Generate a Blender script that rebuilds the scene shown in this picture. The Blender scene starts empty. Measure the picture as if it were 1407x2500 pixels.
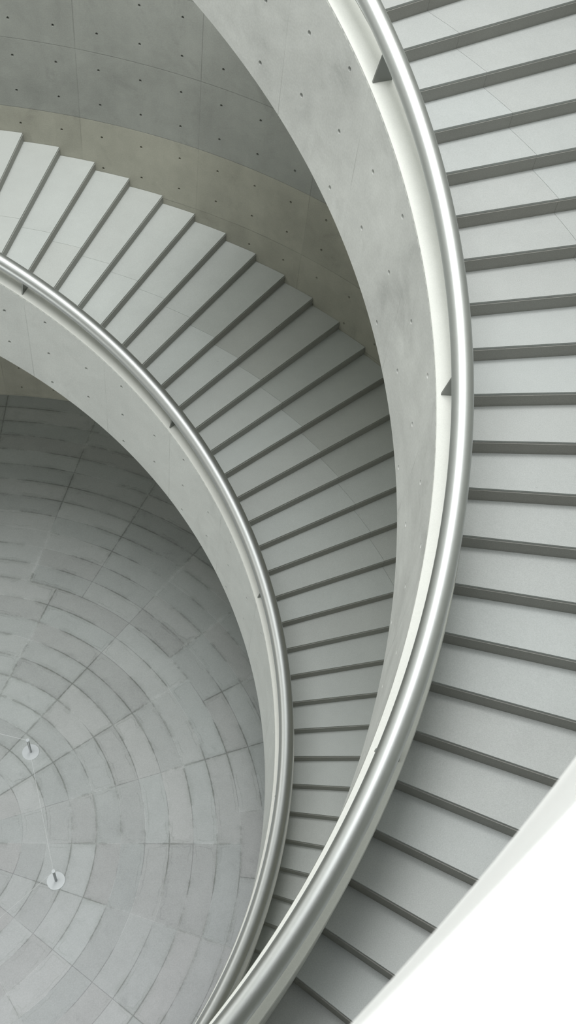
import bpy, math, random
from mathutils import Matrix, Vector
random.seed(7)
PI=math.pi; rad=math.radians
scene=bpy.context.scene
C=scene.collection

# ------------------------------------------------------------------ dimensions (metres)
DTH=0.061906              # angle of one step
H=0.12375                  # riser height
RO=7.628034                # round outer wall
ZF=-5.060814                # hall floor
OFFU=5.524943            # height of the upper helix over the lower one
def ang(k): return (23-k)*DTH
LOW=dict(off=0.0,  ri=4.113619, ro=4.113619+.2035, cap=0.861972, soff=-0.303108, rr=4.210773, hr=1.068522, rt=0.075282, e=0.209409)
UPP=dict(off=OFFU, ri=4.558295, ro=4.558295+.2035, cap=0.748112, soff=-0.440863, rr=4.654599, hr=1.000669, rt=0.064513, e=0.072129)
KU0=-0.288711              # fractional phase of the upper risers

# ------------------------------------------------------------------ node helpers
class NT:
    def __init__(s,name):
        s.m=bpy.data.materials.new(name); s.m.use_nodes=True
        s.t=s.m.node_tree; s.t.nodes.clear()
        s.out=s.t.nodes.new('ShaderNodeOutputMaterial')
        s.b=s.t.nodes.new('ShaderNodeBsdfPrincipled')
        s.t.links.new(s.b.outputs[0],s.out.inputs[0])
    def n(s,ty,**kw):
        x=s.t.nodes.new(ty)
        for k,v in kw.items(): setattr(x,k,v)
        return x
    def put(s,sock,v):
        if hasattr(v,'is_linked') or isinstance(v,bpy.types.NodeSocket): s.t.links.new(v,sock)
        elif v is not None:
            if isinstance(v,(tuple,list)) and len(v)==3 and sock.type=='RGBA': v=(*v,1)
            sock.default_value=v
    def math(s,op,a,b=None,c=None,clamp=False):
        x=s.n('ShaderNodeMath',operation=op,use_clamp=clamp)
        s.put(x.inputs[0],a); s.put(x.inputs[1],b); s.put(x.inputs[2],c); return x.outputs[0]
    def add(s,a,b): return s.math('ADD',a,b)
    def sub(s,a,b): return s.math('SUBTRACT',a,b)
    def mul(s,a,b): return s.math('MULTIPLY',a,b)
    def mx(s,a,b): return s.math('MAXIMUM',a,b)
    def mn(s,a,b): return s.math('MINIMUM',a,b)
    def step(s,x,lo,hi,a=0.,b=1.):
        m=s.n('ShaderNodeMapRange',interpolation_type='SMOOTHSTEP'); 
        s.put(m.inputs[0],x); s.put(m.inputs[1],lo); s.put(m.inputs[2],hi); s.put(m.inputs[3],a); s.put(m.inputs[4],b); return m.outputs[0]
    def noise(s,vec,scale,detail=4,rough=.55,dist=0.):
        x=s.n('ShaderNodeTexNoise'); s.put(x.inputs['Vector'],vec); x.inputs['Scale'].default_value=scale
        x.inputs['Detail'].default_value=detail; x.inputs['Roughness'].default_value=rough; x.inputs['Distortion'].default_value=dist
        return x.outputs['Fac']
    def xyz(s,vec):
        x=s.n('ShaderNodeSeparateXYZ'); s.put(x.inputs[0],vec); return x.outputs
    def comb(s,a,b,c):
        x=s.n('ShaderNodeCombineXYZ'); s.put(x.inputs[0],a);s.put(x.inputs[1],b);s.put(x.inputs[2],c); return x.outputs[0]
    def white(s,vec):
        x=s.n('ShaderNodeTexWhiteNoise'); s.put(x.inputs['Vector'],vec); return x.outputs['Value']
    def mix(s,f,a,b):
        x=s.n('ShaderNodeMix',data_type='RGBA'); s.put(x.inputs[0],f); s.put(x.inputs[6],a); s.put(x.inputs[7],b); return x.outputs[2]
    def scale_col(s,col,f):
        x=s.n('ShaderNodeMix',data_type='RGBA',blend_type='MULTIPLY'); x.inputs[0].default_value=1
        s.put(x.inputs[6],col); g=s.comb(f,f,f); s.t.links.new(g,x.inputs[7]); return x.outputs[2]
    def bump(s,hgt,dist=.01,strength=1.):
        x=s.n('ShaderNodeBump'); x.inputs['Strength'].default_value=strength; x.inputs['Distance'].default_value=dist
        s.put(x.inputs['Height'],hgt); s.t.links.new(x.outputs[0],s.b.inputs['Normal'])
    def fin(s,col,rough=.7,metal=0.,spec=.3):
        s.put(s.b.inputs['Base Color'],col); s.put(s.b.inputs['Roughness'],rough)
        s.b.inputs['Metallic'].default_value=metal; s.b.inputs['Specular IOR Level'].default_value=spec
        return s.m
    def world(s):
        g=s.n('ShaderNodeNewGeometry'); return g.outputs['Position']
    def objc(s):
        g=s.n('ShaderNodeTexCoord'); return g.outputs['Object']
    def line(s,x,x0,per,w):   # distance based periodic thin line mask and cell id
        u=s.math('DIVIDE',s.sub(x,x0),per)
        cell=s.math('FLOOR',s.add(u,.5))
        d=s.mul(s.math('ABSOLUTE',s.sub(u,cell)),per)
        return s.step(d,w*.4,w,1.,0.), s.math('FLOOR',u), d

def formwork(name,base,th0,dth,z0,dz,lw,radius,mottle=.16,contrast=.10,warm=None,streak=.1,linestr=.35):
    """fair-faced concrete: formwork panel joints, per-panel tone, blotches, pores"""
    N=NT(name); p=N.objc(); x,y,z=N.xyz(p)
    th=N.math('ARCTAN2',y,x); arc=N.mul(th,radius)
    cyl=N.comb(arc,z,0.)
    fz=1.; v,ci,_=N.line(arc,th0*radius,dth*radius,lw)
    if dz: hline,cj,_=N.line(z,z0,dz,lw)
    else: hline,cj=0.,0.
    wob=N.noise(cyl,2.3,3)
    lines=N.mx(N.mul(v,N.step(N.noise(cyl,1.7,2),.42,.62,.15,.8)),N.mul(hline,.8) if dz else 0.)
    lines=N.mul(lines,N.step(N.noise(cyl,1.1,2),.28,.5,.35,1.))
    cell=N.white(N.comb(ci,cj,3.))
    big=N.noise(cyl,.9,5,.6,.6); mid=N.noise(cyl,4.,6,.65,.3); fine=N.noise(cyl,60.,3,.7)
    stv=N.noise(N.comb(N.mul(arc,5.),N.mul(z,.5),1.),1.,4)
    f=N.add(1.,N.mul(N.sub(big,.5),mottle*2.2))
    f=N.add(f,N.mul(N.sub(mid,.5),mottle*1.3))
    f=N.add(f,N.mul(N.sub(stv,.5),streak))
    f=N.add(f,N.mul(N.sub(fine,.5),.34))
    cl=N.step(N.noise(N.comb(arc,z,7.),1.5,6,.68,.9),.52,.74); f=N.sub(f,N.mul(cl,N.mul(mid,mottle*1.3)))
    f=N.add(f,N.mul(N.sub(cell,.5),contrast))
    f=N.sub(f,N.mul(lines,linestr))
    col=base
    if warm: col=N.mix(N.step(z,warm[0]-.003,warm[0]+.003,1.,0.),base,warm[1])
    col=N.scale_col(col,f)
    N.bump(N.sub(N.mul(fine,.15),N.mul(lines,1.)),.004,.6)
    return N.fin(col,.68,spec=.3)

def stone(name,base,jr,grain=.46):
    """stone slabs of the steps: one tone per slab, fine speckle"""
    N=NT(name); g=N.n('ShaderNodeObjectInfo'); rnd=g.outputs['Random']
    p=N.world(); x,y,z=N.xyz(p)
    f=N.add(.965,N.mul(rnd,.07))
    f=N.add(f,N.mul(N.sub(N.noise(p,1.6,4),.5),.14))
    f=N.add(f,N.mul(N.sub(N.noise(p,7.,5,.7,.4),.5),.09))
    f=N.add(f,N.mul(N.sub(N.noise(p,130.,2,.8),.5),grain))
    spot=N.step(N.noise(p,11.,1),.80,.84)
    f=N.sub(f,N.mul(spot,.14))
    if jr:
        r=N.math('SQRT',N.add(N.mul(x,x),N.mul(y,y)))
        d=N.math('ABSOLUTE',N.sub(r,jr)); f=N.sub(f,N.step(d,.0015,.003,.35,0.))
    col=N.scale_col(N.mix(rnd,base,tuple(b*c for b,c in zip(base,(.985,1.,1.01)))),f)
    N.bump(N.noise(p,150.,3,.7),.0015,.5)
    return N.fin(col,.62,spec=.35)

def floor_mat():
    N=NT('paved_floor_stone'); p=N.objc(); x,y,z=N.xyz(p)
    R0,DR=1.207496,0.307428
    r=N.math('SQRT',N.add(N.mul(x,x),N.mul(y,y))); th=N.math('ARCTAN2',y,x)
    wob=N.mul(N.sub(N.noise(p,3.,2),.5),.006)
    rl,ri_,rd=N.line(N.add(r,wob),R0,DR,.006)
    a0=rad(17.15)
    u1=N.math('DIVIDE',N.sub(th,a0),rad(18)); u2=N.math('DIVIDE',N.sub(th,a0),rad(12))
    outer=N.math('GREATER_THAN',r,R0+9*DR)
    u=N.add(N.mul(u1,N.sub(1.,outer)),N.mul(u2,outer)); per=N.add(N.mul(rad(18),N.sub(1.,outer)),N.mul(rad(12),outer))
    cell=N.math('FLOOR',N.add(u,.5)); ad=N.mul(N.mul(N.math('ABSOLUTE',N.sub(u,cell)),per),r)
    al=N.step(ad,.002,.006,1.,0.)
    tile=N.white(N.comb(ri_,N.math('FLOOR',u),5.)); tile2=N.white(N.comb(ri_,N.math('FLOOR',u),9.))
    # thin joints: pale grout in some places, dark in others
    jmask=N.mx(rl,al)
    gsel=N.noise(p,.75,3)
    pale=N.step(gsel,.47,.55)
    # water stains that hug the joints with rounded, wandering outlines
    n1=N.noise(p,1.7,5,.62,.5); n2=N.noise(p,4.2,4,.6,.4); n3=N.noise(p,14.,4,.7,.6)
    far=N.step(N.add(y,N.mul(x,.35)),-1.5,3.5)        # wetter side of the hall
    dmin=N.mn(rd,ad)
    wet=N.step(N.add(n1,N.mul(far,.05)),.47,.60)
    dark=N.mul(N.step(N.add(dmin,N.mul(N.sub(n3,.5),.05)),.003,.016,1.,0.),wet)
    cont=N.math('ABSOLUTE',N.sub(N.add(dmin,N.mul(N.sub(n2,.5),.11)),.042))
    outl=N.mul(N.step(cont,.002,.009,1.,0.),N.step(N.noise(p,1.9,3,.6,.3),.50,.62))
    wash=N.mul(N.step(N.add(dmin,N.mul(N.sub(n2,.5),.16)),.0,.07,1.,0.),wet)
    ring=N.math('ADD',N.mul(dark,.75),N.add(N.mul(outl,.40),N.mul(wash,.33)),clamp=True)
    blot=N.mul(N.step(n2,.56,.70),N.step(n1,.50,.62))
    rad_pale=N.mul(N.step(ad,.015,.05,1.,0.),N.mul(N.step(n3,.40,.6),N.step(gsel,.44,.60)))
    f=N.add(1.,N.mul(N.sub(tile,.5),.16))
    f=N.add(f,N.mul(N.sub(N.noise(p,1.1,4),.5),.22))
    f=N.add(f,N.mul(N.sub(N.noise(p,5.,5,.65,.5),.5),.16))
    f=N.add(f,N.mul(N.sub(N.noise(p,75.,2,.8),.5),.42))
    f=N.sub(f,N.mul(ring,N.add(.17,N.mul(far,.16))))
    f=N.sub(f,N.mul(blot,.11))
    f=N.add(f,N.mul(rad_pale,N.add(.03,N.mul(far,.10))))
    f=N.add(f,N.mul(jmask,N.sub(N.mul(pale,.42),.28)))
    base=N.mix(tile2,FLOORCOL,(FLOORCOL[0]*1.03,FLOORCOL[1]*.99,FLOORCOL[2]*.99))
    base=N.mix(N.mul(far,.35),base,(FLOORCOL[0]*.90,FLOORCOL[1]*.96,FLOORCOL[2]*.86))
    col=N.scale_col(base,f)
    col=N.mix(N.mul(ring,.25),col,(.24,.27,.23))
    N.bump(N.sub(N.mul(N.noise(p,90.,3,.7),.3),jmask),.002,.5)
    return N.fin(col,.62,spec=.35)

def metal(name,col,rough,aniso=0.):
    N=NT(name); p=N.objc()
    f=N.add(.97,N.mul(N.noise(p,35.,3,.6),.06))
    m=N.fin(N.scale_col(col,f),N.add(rough,N.mul(N.noise(p,9.,3),.05)),1.,.5)
    return m

def painted(name,col,rough=.5):
    N=NT(name); p=N.objc()
    return N.fin(N.scale_col(col,N.add(.985,N.mul(N.noise(p,18.,3),.03))),rough,0.,.4)

FLOORCOL=(.395,.413,.422)
CONC=(.55,.565,.545)
M=dict(
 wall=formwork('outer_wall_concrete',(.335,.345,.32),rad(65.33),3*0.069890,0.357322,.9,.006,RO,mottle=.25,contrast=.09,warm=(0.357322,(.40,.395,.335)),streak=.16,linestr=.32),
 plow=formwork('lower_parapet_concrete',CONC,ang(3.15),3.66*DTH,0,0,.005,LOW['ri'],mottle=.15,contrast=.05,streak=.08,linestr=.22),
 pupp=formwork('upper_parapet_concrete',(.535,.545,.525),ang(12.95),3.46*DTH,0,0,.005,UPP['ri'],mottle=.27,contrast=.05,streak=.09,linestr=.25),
 soffit=formwork('stair_soffit_concrete',(.58,.60,.57),0,.2,0,0,.004,6.),
 cap=stone('lit_cap_concrete',(.71,.715,.675),None,.18),  # parapet's own concrete, lightened: brightness of the upward face put into the colour
 low_step=stone('shaded_lower_step_stone',(.36,.36,.335),6.05),  # same stone as the treads, darkened: riser shade put into the colour
 upp_step=stone('shaded_upper_step_stone',(.285,.282,.262),6.17),  # tread stone again, with the shade of the risers in its colour
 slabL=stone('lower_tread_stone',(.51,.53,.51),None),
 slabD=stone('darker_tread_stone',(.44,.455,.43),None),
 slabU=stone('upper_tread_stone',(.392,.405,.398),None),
 floor=floor_mat(),
 steel=metal('brushed_steel',(.60,.615,.61),.37),
 shaded_steel=metal('shaded_bracket_steel',(.30,.31,.30),.45),  # steel darkened: shade under the tube is put into the colour
 post=metal('post_steel',(.33,.34,.34),.35),
 white=painted('white_plaster',(.78,.785,.78),.6),
 pale=painted('pale_metal_paint',(.53,.56,.58),.4),
 cord=painted('white_cord',(.62,.64,.65),.6),
 ceil=painted('ceiling_plaster',(.7,.71,.7),.8),
)

# ------------------------------------------------------------------ object helpers
def link(name,verts,faces,mat,parent=None,smooth=False,normals=None,angle=None):
    me=bpy.data.meshes.new(name); me.from_pydata(verts,[],faces); me.update()
    me.materials.append(mat)
    if smooth:
        me.polygons.foreach_set('use_smooth',[True]*len(me.polygons))
        if angle: me.set_sharp_from_angle(angle=rad(angle))
    if normals is not None:
        me.polygons.foreach_set('use_smooth',[True]*len(me.polygons))
        me.normals_split_custom_set(normals)
    o=bpy.data.objects.new(name,me); C.objects.link(o)
    if parent: o.parent=parent
    return o
def thing(name,label,cat,loc=(0,0,0),rotz=0,group=None):
    o=bpy.data.objects.new(name,None); C.objects.link(o); o.location=loc; o.rotation_euler=(0,0,rotz)
    o.empty_display_size=.1
    tag(o,label,cat,group); return o
def tag(o,label,cat,group=None):
    o['label']=label; o['category']=cat
    if group: o['group']=group
    return o
def struct(o): o['kind']='structure'; return o
def cp(r,t,z): return (r*math.cos(t),r*math.sin(t),z)

def holed(name,r,inward,t0,t1,zlo,zhi,cols,rows_of,hole_r,mat,parent=None,maxseg=rad(1.0),depth=.03):
    """cylindrical wall face between slanted lower/upper edges, with recessed tie holes.
    inward=True: visible side faces the axis."""
    V=[];F=[];NL=[]
    sgn=-1 if inward else 1
    a=hole_r*1.9; da=a/r
    def vert(t,z,d=0.): V.append(cp(r-sgn*d,t,z)); return len(V)-1
    def radn(t): return (sgn*math.cos(t),sgn*math.sin(t),0)
    def face(idx,ts):
        if inward: idx=idx[::-1]; ts=ts[::-1]
        F.append(idx); NL.extend(radn(t) for t in ts)
    def strip(ta,tb):
        n=max(1,math.ceil((tb-ta)/maxseg))
        for i in range(n):
            u=ta+(tb-ta)*i/n; w=ta+(tb-ta)*(i+1)/n
            face([vert(u,zlo(u)),vert(w,zlo(w)),vert(w,zhi(w)),vert(u,zhi(u))],[u,w,w,u])
    cur=t0
    for tc in sorted(cols):
        if tc-da<=t0 or tc+da>=t1: continue
        zs=sorted(z for z in rows_of(tc) if z-a>max(zlo(tc-da),zlo(tc+da))+.01 and z+a<min(zhi(tc-da),zhi(tc+da))-.01)
        if not zs: continue
        strip(cur,tc-da); ta,tb=tc-da,tc+da
        prev=(zlo(ta),zlo(tb))
        for z in zs+[None]:
            top=(zhi(ta),zhi(tb)) if z is None else (z-a,z-a)
            face([vert(ta,prev[0]),vert(tb,prev[1]),vert(tb,top[1]),vert(ta,top[0])],[ta,tb,tb,ta])
            if z is None: break
            prev=(z+a,z+a)
            n=16; sq=[];ci=[];cu=[];sqt=[]
            for q in range(n):
                ph=2*PI*q/n+PI/n*0; cx,cy=math.cos(ph),math.sin(ph); m=a/max(abs(cx),abs(cy))
                sq.append(vert(tc+cx*m/r,z+cy*m)); sqt.append(tc+cx*m/r)
                ci.append(vert(tc+cx*hole_r/r,z+cy*hole_r)); cu.append(vert(tc+cx*hole_r*.75/r,z+cy*hole_r*.75,depth))
            for q in range(n):
                w=(q+1)%n
                face([sq[q],sq[w],ci[w],ci[q]],[sqt[q],sqt[w],tc,tc])
                f=[ci[q],ci[w],cu[w],cu[q]]
                pa,pb,pc=(Vector(V[f[0]]),Vector(V[f[1]]),Vector(V[f[2]])); nn=(pb-pa).cross(pc-pb).normalized()
                if inward: f=f[::-1]; nn=-nn
                F.append(f); NL.extend([tuple(nn)]*4)
            f=cu[:]
            if inward: f=f[::-1]
            F.append(f); NL.extend([radn(tc)]*n)
        cur=tb
    strip(cur,t1)
    return V,F,NL

# ------------------------------------------------------------------ the flights
def zline(h,t): return h['off']-(23-t/DTH)*H      # height of the stair line at an angle

def flight(name,h,k0,k1,frac,mstep,mslab,joint,label,dark=None):
    root=thing(name,label,'staircase')
    # one step, built for the nosing at angle 0 and the tread at height 0; spans DTH counter-clockwise
    e=h['e']; r0=h['ro']-.01
    def P(r,t,back,z):  # points on the riser plane of angle t, offset e, moved back by 'back'
        s=e+back; rr=math.sqrt(max(r*r-s*s,0)); return (rr*math.cos(t)-s*math.sin(t),rr*math.sin(t)+s*math.cos(t),z)
    def block(ra,rb,z0,z1,back,arc=6,overlap=0.):
        V=[];n=arc
        for z in (z0,z1):
            front=[P(ra,0,back,z),P(rb,0,back,z)]
            pb=P(rb,DTH,back+overlap,z); pa=P(ra,DTH,back+overlap,z)
            t_a=math.atan2(front[1][1],front[1][0]); t_b=math.atan2(pb[1],pb[0])
            out=[(rb*math.cos(t_a+(t_b-t_a)*i/n),rb*math.sin(t_a+(t_b-t_a)*i/n),z) for i in range(n+1)]
            t_c=math.atan2(pa[1],pa[0]); t_d=math.atan2(front[0][1],front[0][0])
            inn=[(ra*math.cos(t_c+(t_d-t_c)*i/n),ra*math.sin(t_c+(t_d-t_c)*i/n),z) for i in range(n+1)]
            V+=out+inn
        m=len(V)//2
        F=[list(range(m))[::-1],list(range(m,2*m))]+[[i,(i+1)%m,(i+1)%m+m,i+m] for i in range(m)]
        return V,F
    th=.020
    body_me=None; slabs_me=[]
    j=0
    for k in range(k0,k1+1):
        kk=k+frac
        z=-k*H+h['z0']
        t=ang(kk)
        if body_me is None:
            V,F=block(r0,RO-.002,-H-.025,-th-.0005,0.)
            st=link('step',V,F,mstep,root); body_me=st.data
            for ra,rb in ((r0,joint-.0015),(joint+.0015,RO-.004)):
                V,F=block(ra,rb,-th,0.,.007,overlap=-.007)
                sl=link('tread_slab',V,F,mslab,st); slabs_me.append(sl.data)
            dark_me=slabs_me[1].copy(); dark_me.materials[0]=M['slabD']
        else:
            st=bpy.data.objects.new('step',body_me); C.objects.link(st); st.parent=root
            for q,me in enumerate(slabs_me):
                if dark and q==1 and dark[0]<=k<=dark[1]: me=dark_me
                sl=bpy.data.objects.new('tread_slab',me); C.objects.link(sl); sl.parent=st
        st.location=(0,0,z); st.rotation_euler=(0,0,t)
    # smooth concrete slab under the steps

    V=[];F=[];ta,tb=ang(k1+frac),ang(k0+frac-1); n=int((tb-ta)/rad(1.2))
    top=-.035-H*h['e']/(4.3*DTH)
    for i in range(n+1):
        t=ta+(tb-ta)*i/n; zl=zline(h,t)-H
        for r,z in ((r0,zl+top),(RO-.002,zl+top),(RO-.002,zl+H+h['soff']-.0),(r0,zl+H+h['soff'])): V.append(cp(r,t,z))
    for i in range(n):
        for q in range(4): F.append([4*i+q,4*i+(q+1)%4,4*i+4+(q+1)%4,4*i+4+q])
    F+=[[3,2,1,0],[4*n,4*n+1,4*n+2,4*n+3]]
    link('soffit_slab',V,F,M['soffit'],root)
    return root

def parapet(name,h,k0,k1,mat,kc0,dkc,zr0,label):
    ta,tb=ang(k1),ang(k0); ri,ro=h['ri'],h['ro']
    root=thing(name,label,'parapet')
    cols=[ang(kc0+i*dkc) for i in range(-60,60)]
    bot=lambda t:zline(h,t)+h['soff']; top=lambda t:zline(h,t)+h['cap']
    V,F,NL=holed('x',ri,True,ta,tb,bot,top,cols,lambda t:[zr0+j*.453 for j in range(-20,20)],.0175,mat)
    # stair side and underside of the wall
    n=int((tb-ta)/rad(1.)); b=len(V)
    for i in range(n+1):
        t=ta+(tb-ta)*i/n; V+= [cp(ro,t,top(t)-.0),cp(ro,t,bot(t)),cp(ri,t,bot(t))]
    for i in range(n):
        a0=b+3*i; c0=a0+3; t=ta+(tb-ta)*i/n; u=ta+(tb-ta)*(i+1)/n
        F.append([a0+1,c0+1,c0,a0]); NL+=[(math.cos(q),math.sin(q),0) for q in (t,u,u,t)]
        F.append([a0+2,c0+2,c0+1,a0+1]); NL+=[(0,0,-1)]*4
    # end faces
    for i,s in ((0,1),(n,-1)):
        t=ta+(tb-ta)*i/n; f=[len(V),len(V)+1,len(V)+2,len(V)+3]
        V+=[cp(ri,t,bot(t)),cp(ro,t,bot(t)),cp(ro,t,top(t)),cp(ri,t,top(t))]
        tn=(math.sin(t)*s,-math.cos(t)*s,0)
        F.append(f if s>0 else f[::-1]); NL+=[tn]*4
    w=link('wall_body',V,F,mat,root,normals=NL)
    V=[];F=[];c=.006
    prof=((ri,0),(ri,.012),(ri+c,.012+c),(ro-c,.012+c),(ro,.012),(ro,0))
    m=len(prof)
    for i in range(n+1):
        t=ta+(tb-ta)*i/n
        for r,z in prof: V.append(cp(r,t,top(t)-.018+z))
    for i in range(n):
        for q in range(m-1): F.append([m*i+q,m*i+q+1,m*i+m+q+1,m*i+m+q])
    F+=[list(range(m)),list(range(m*n,m*n+m))[::-1]]
    link('wall_cap',V,F,M['cap'],root,smooth=True,angle=25)
    return root

def handrail(name,h,k0,k1,kb0,dkb,label):
    root=thing(name,label,'handrail')
    ta,tb=ang(k1),ang(k0); n=int((tb-ta)/rad(.8)); m=40; V=[];F=[]
    slope=H/DTH   # dz/dtheta
    for i in range(n+1):
        t=ta+(tb-ta)*i/n; z=zline(h,t)+h['hr']
        T=Vector((-math.sin(t)*h['rr'],math.cos(t)*h['rr'],slope)).normalized()
        A=Vector((math.cos(t),math.sin(t),0)); B=T.cross(A).normalized()
        c=Vector(cp(h['rr'],t,z))
        for q in range(m):
            p=2*PI*q/m; V.append(tuple(c+h['rt']*(A*math.cos(p)+B*math.sin(p))))
    for i in range(n):
        for q in range(m): F.append([m*i+q,m*i+(q+1)%m,m*i+m+(q+1)%m,m*i+m+q])
    F+=[list(range(m))[::-1],list(range(m*n,m*n+m))]
    o=link('rail_tube',V,F,M['steel'],root,smooth=True,angle=40)
    # triangular blades that carry the tube
    zt=h['hr']-h['cap']
    half=.006; b=[(-.068,-.002),(.078,-.002),(.052,zt-h['rt']*.45),(-.024,zt-h['rt']*.8)]
    V=[(x,y,z) for y in (-half,half) for x,z in b]
    F=[[0,1,2,3],[7,6,5,4]]+[[i,i+4,(i+1)%4+4,(i+1)%4] for i in range(4)]
    me=None; k=kb0
    while k-dkb>k0+.5: k-=dkb
    while k<k1-.5:
        t=ang(k); 
        if me is None: br=link('bracket',V,F,M['shaded_steel'],root); me=br.data
        else: br=bpy.data.objects.new('bracket',me); C.objects.link(br); br.parent=root
        br.location=cp(h['rr'],t,zline(h,t)+h['cap']); br.rotation_euler=(0,0,t); k+=dkb
    return root

LOW['z0']=0.0
UPP['z0']=OFFU-KU0*H
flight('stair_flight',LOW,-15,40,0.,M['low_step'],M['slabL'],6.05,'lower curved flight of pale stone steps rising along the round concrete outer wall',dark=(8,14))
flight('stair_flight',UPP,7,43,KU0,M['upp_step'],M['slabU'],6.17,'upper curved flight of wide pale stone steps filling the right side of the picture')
parapet('stair_parapet',LOW,-16,40.4,M['plow'],2.19,1.835,.215-.0005,'narrower curved concrete parapet with tie holes, bordering the lower flight above the paved floor')
parapet('stair_parapet',UPP,5.7,43.9,M['pupp'],12.06,1.727,4.217-.453*10+.453*10,'broad curved concrete parapet with tie holes, bordering the upper flight')
handrail('handrail',LOW,-16,40.4,3.05,7.27,'brushed steel handrail on the narrower parapet of the lower flight above the floor')
handrail('handrail',UPP,5.7,43.9,16.35,6.9,'thick brushed steel handrail on the broad parapet of the upper flight')

# ------------------------------------------------------------------ the room
ZC=18.0
cols=[1.453148-i*0.069890 for i in range(-9,27)]
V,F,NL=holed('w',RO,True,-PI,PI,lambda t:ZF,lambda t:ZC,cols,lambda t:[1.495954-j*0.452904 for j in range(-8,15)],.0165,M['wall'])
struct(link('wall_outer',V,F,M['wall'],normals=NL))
n=128
V=[cp(RO+.05,2*PI*i/n,ZF) for i in range(n)]+[cp(RO+.05,2*PI*i/n,ZF-.2) for i in range(n)]
struct(link('floor',V,[list(range(n)),list(range(n,2*n))[::-1]]+[[i,i+n,(i+1)%n+n,(i+1)%n] for i in range(n)],M['floor']))
RS=6.3
V=[];F=[]
for r,z in ((RO+.05,ZC),(RS,ZC),(RS,ZC+.35),(RO+.05,ZC+.35)):
    V+=[cp(r,2*PI*i/n,z) for i in range(n)]
for q in range(4):
    for i in range(n):
        a=q*n; b=((q+1)%4)*n; F.append([a+i,b+i,b+(i+1)%n,a+(i+1)%n])
struct(link('ceiling',V,F,M['ceil']))

# white balcony parapet just below the viewpoint, with the landing slab it stands on
RB=5.0405; ZE=6.228750; RT=5.048; ZB=7.0125   # lower edge and top of its inner face
ta,tb=rad(-112),rad(-34); n=1600
prof=[(RB,ZE-.004),(RB+.001,ZE)]+[(RB+(RT-RB)*u,ZE+(ZB-.016-ZE)*u) for u in (.25,.5,.75,1.)]
prof+=[(RT+.007,ZB-.0155),(RT+.007,ZB-.007),(RT,ZB-.0065),(RT+.0008,ZB-.002),(RT+.003,ZB),(RT+.30,ZB),(RT+.303,ZB-.003),(RT+.303,ZE-.004)]
V=[];F=[];m=len(prof)
for i in range(n+1):
    t=ta+(tb-ta)*i/n; V+=[cp(r,t,z) for r,z in prof]
for i in range(n):
    for q in range(m): F.append([m*i+q,m*i+(q+1)%m,m*i+m+(q+1)%m,m*i+m+q])
F+=[list(range(m))[::-1],list(range(m*n,m*n+m))]
b=link('balcony_parapet',V,F,M['white'],smooth=True,angle=25)
tag(b,'smooth white balcony parapet seen close up in the lower right corner','parapet')
V=[]
prof=[(RB+.10,ZE+.2),(RO+.02,ZE+.2),(RO+.02,ZE-.05),(RB+.30,ZE-.05)]; m=4; F=[]
for i in range(n+1):
    t=ta+(tb-ta)*i/n; V+=[cp(r,t,z) for r,z in prof]
for i in range(n):
    for q in range(m): F.append([m*i+q,m*i+m+q,m*i+m+(q+1)%m,m*i+(q+1)%m])
F+=[list(range(m)),list(range(m*n,m*n+m))[::-1]]
s=struct(link('trim_1',V,F,M['white']))

# ------------------------------------------------------------------ barrier posts and cords
def lathe(name,prof,mat,parent,n=48):
    V=[];F=[]
    for r,z in prof: V+=[(r*math.cos(2*PI*i/n),r*math.sin(2*PI*i/n),z) for i in range(n)]
    for q in range(len(prof)-1):
        for i in range(n): F.append([q*n+i,q*n+(i+1)%n,(q+1)*n+(i+1)%n,(q+1)*n+i])
    F+=[list(range(n))[::-1],list(range((len(prof)-1)*n,len(prof)*n))]
    return link(name,V,F,mat,parent,smooth=True,angle=35)
posts=[(1.680,45.1),(1.740,-16.1)]
labels=['short steel post on a pale disc foot, upper of the two on the floor',
        'short steel post on a pale disc foot, lower of the two on the floor']
PH=.398
tops=[]
first=None
for (r,a),lb in zip(posts,labels):
    t=thing('barrier_post',lb,'post',cp(r,rad(a),ZF),rad(a),'barrier posts on the paved floor')
    if first is None:
        bs=lathe('base_plate',[(.112,0),(.112,.004),(.108,.008),(.03,.011),(.024,.011)],M['pale'],t)
        po=lathe('pole',[(.0165,.009),(.0165,PH-.012)],M['post'],t)
        ca=lathe('post_cap',[(.018,PH-.014),(.0235,PH-.012),(.0235,PH-.002),(.0215,PH)],M['pale'],t)
        first=(bs,po,ca)
    else:
        for s in first:
            c=s.copy(); C.objects.link(c); c.parent=t
    tops.append(Vector(cp(r,rad(a),ZF+PH-.018)))
pts=[Vector(cp(1.70,rad(106),ZF+PH-.018))]+tops+[Vector(cp(1.70,rad(-77),ZF+PH-.018))]
cl=['thin white cord running from the upper barrier post out of the left edge','thin white cord stretched between the two barrier posts','thin white cord running from the lower barrier post out of the left edge']
for i in range(3):
    a,b_=pts[i],pts[i+1]; d=(b_-a); T=d.normalized(); A=T.cross(Vector((0,0,1))).normalized(); B=A.cross(T)
    s0=a+T*.019; s1=b_-T*.019
    V=[];F=[];m=8;n=16
    for j in range(n+1):
        u=j/n; c=s0.lerp(s1,u)-Vector((0,0,.012*4*u*(1-u)))
        for q in range(m):
            p=2*PI*q/m; V.append(tuple(c+.0022*(A*math.cos(p)+B*math.sin(p))))
    for j in range(n):
        for q in range(m): F.append([m*j+q,m*j+(q+1)%m,m*j+m+(q+1)%m,m*j+m+q])
    F+=[list(range(m))[::-1],list(range(m*n,m*n+m))]
    tag(link('stretched_cord',V,F,M['cord'],smooth=True,angle=50),cl[i],'cord','barrier cords between the posts')

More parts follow.
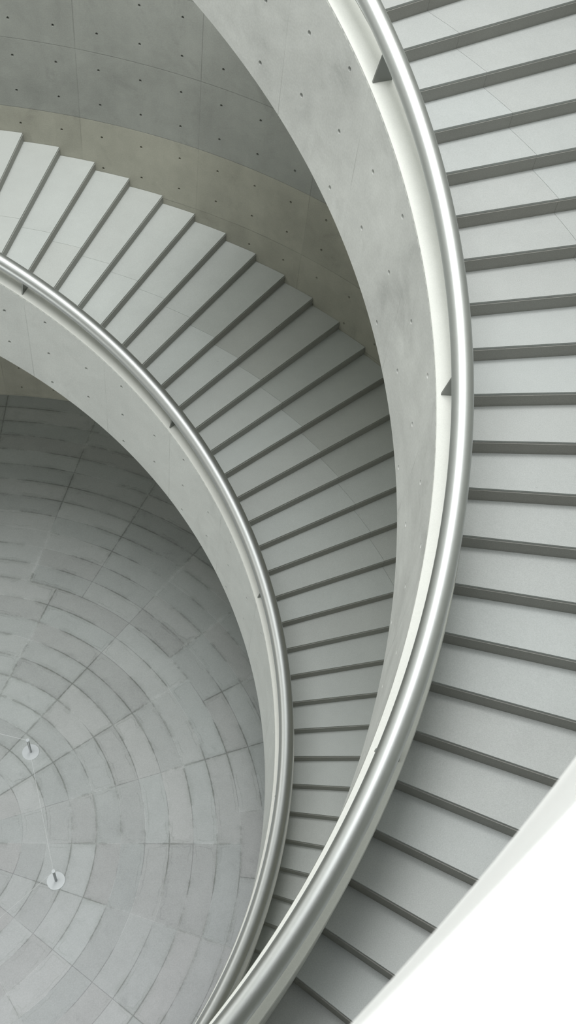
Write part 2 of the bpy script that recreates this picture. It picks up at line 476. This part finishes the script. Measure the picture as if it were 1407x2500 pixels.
# ------------------------------------------------------------------ light: daylight through the round rooflight, plus added fill lamps
def rooflight(name,loc,radius,energy,col,tilt=0.,spread=180):
    L=bpy.data.lights.new(name,'AREA'); L.shape='DISK'; L.size=2*radius; L.energy=energy; L.color=col; L.spread=rad(spread)
    lo=bpy.data.objects.new(name,L); C.objects.link(lo); lo.location=loc; lo.rotation_euler=(-rad(tilt),0,0)
rooflight('oculus_daylight',(-.8,.6,ZC+.25),3.6,850,(1.,.998,.98))
rooflight('added_north_east_light',(3.0,4.7,ZC-.1),2.0,640,(1.,.998,.98))  # added lamp towards the outer side, deepens the handrail's shadow on the cap
rooflight('rooflight',(0,0,ZC+.3),RS,420,(.97,.99,1.))
# added low fill lamp on the south side, brightens the dark far floor
L=bpy.data.lights.new('added_south_fill','AREA'); L.shape='RECTANGLE'; L.size=6.; L.size_y=2.4; L.energy=170; L.color=(.97,1.,1.)
lo=bpy.data.objects.new('added_south_fill',L); C.objects.link(lo); lo.location=(-2.2,-6.6,ZF+1.6); lo.rotation_euler=(rad(90),0,rad(-18))
# added west fill lamp, no window built; brightens areas under the upper flight
L=bpy.data.lights.new('added_west_fill','AREA'); L.shape='RECTANGLE'; L.size=5.; L.size_y=6.5; L.energy=110; L.color=(1.,1.,.98)
lo=bpy.data.objects.new('added_west_fill',L); C.objects.link(lo); lo.location=(-6.9,-1.6,4.2); lo.rotation_euler=(rad(84),0,rad(-90+12))
w=bpy.data.worlds.new('sky'); scene.world=w; w.use_nodes=True
w.node_tree.nodes['Background'].inputs[0].default_value=(.85,.93,1,1); w.node_tree.nodes['Background'].inputs[1].default_value=.5

# ------------------------------------------------------------------ camera
cam=bpy.data.cameras.new('camera'); co=bpy.data.objects.new('camera',cam); C.objects.link(co); scene.camera=co
R=[[0.9930351, -0.0267163, -0.1147499], [-0.0467475, 0.8046608, -0.5918916], [0.1081479, 0.5931334, 0.7978075]]
Mx=Matrix([[*R[0],[3.02529, -4.04315, 7.52031][0]],[*R[1],[3.02529, -4.04315, 7.52031][1]],[*R[2],[3.02529, -4.04315, 7.52031][2]],[0,0,0,1]])
co.matrix_world=Mx
cam.sensor_width=36; cam.sensor_fit='AUTO'; cam.lens=36*2365.814776/2500
cam.clip_start=.02; cam.clip_end=100
cam.dof.use_dof=True; cam.dof.focus_distance=7.0; cam.dof.aperture_fstop=cam.lens/1000/.0058
vs=scene.view_settings; vs.view_transform='Standard'; vs.look='None'; vs.gamma=1; vs.use_curve_mapping=False; vs.exposure=0.62
scene.cycles.use_denoising=True
scene.cycles.max_bounces=6; scene.cycles.diffuse_bounces=4; scene.cycles.glossy_bounces=3
scene.cycles.use_adaptive_sampling=True; scene.cycles.adaptive_threshold=.03
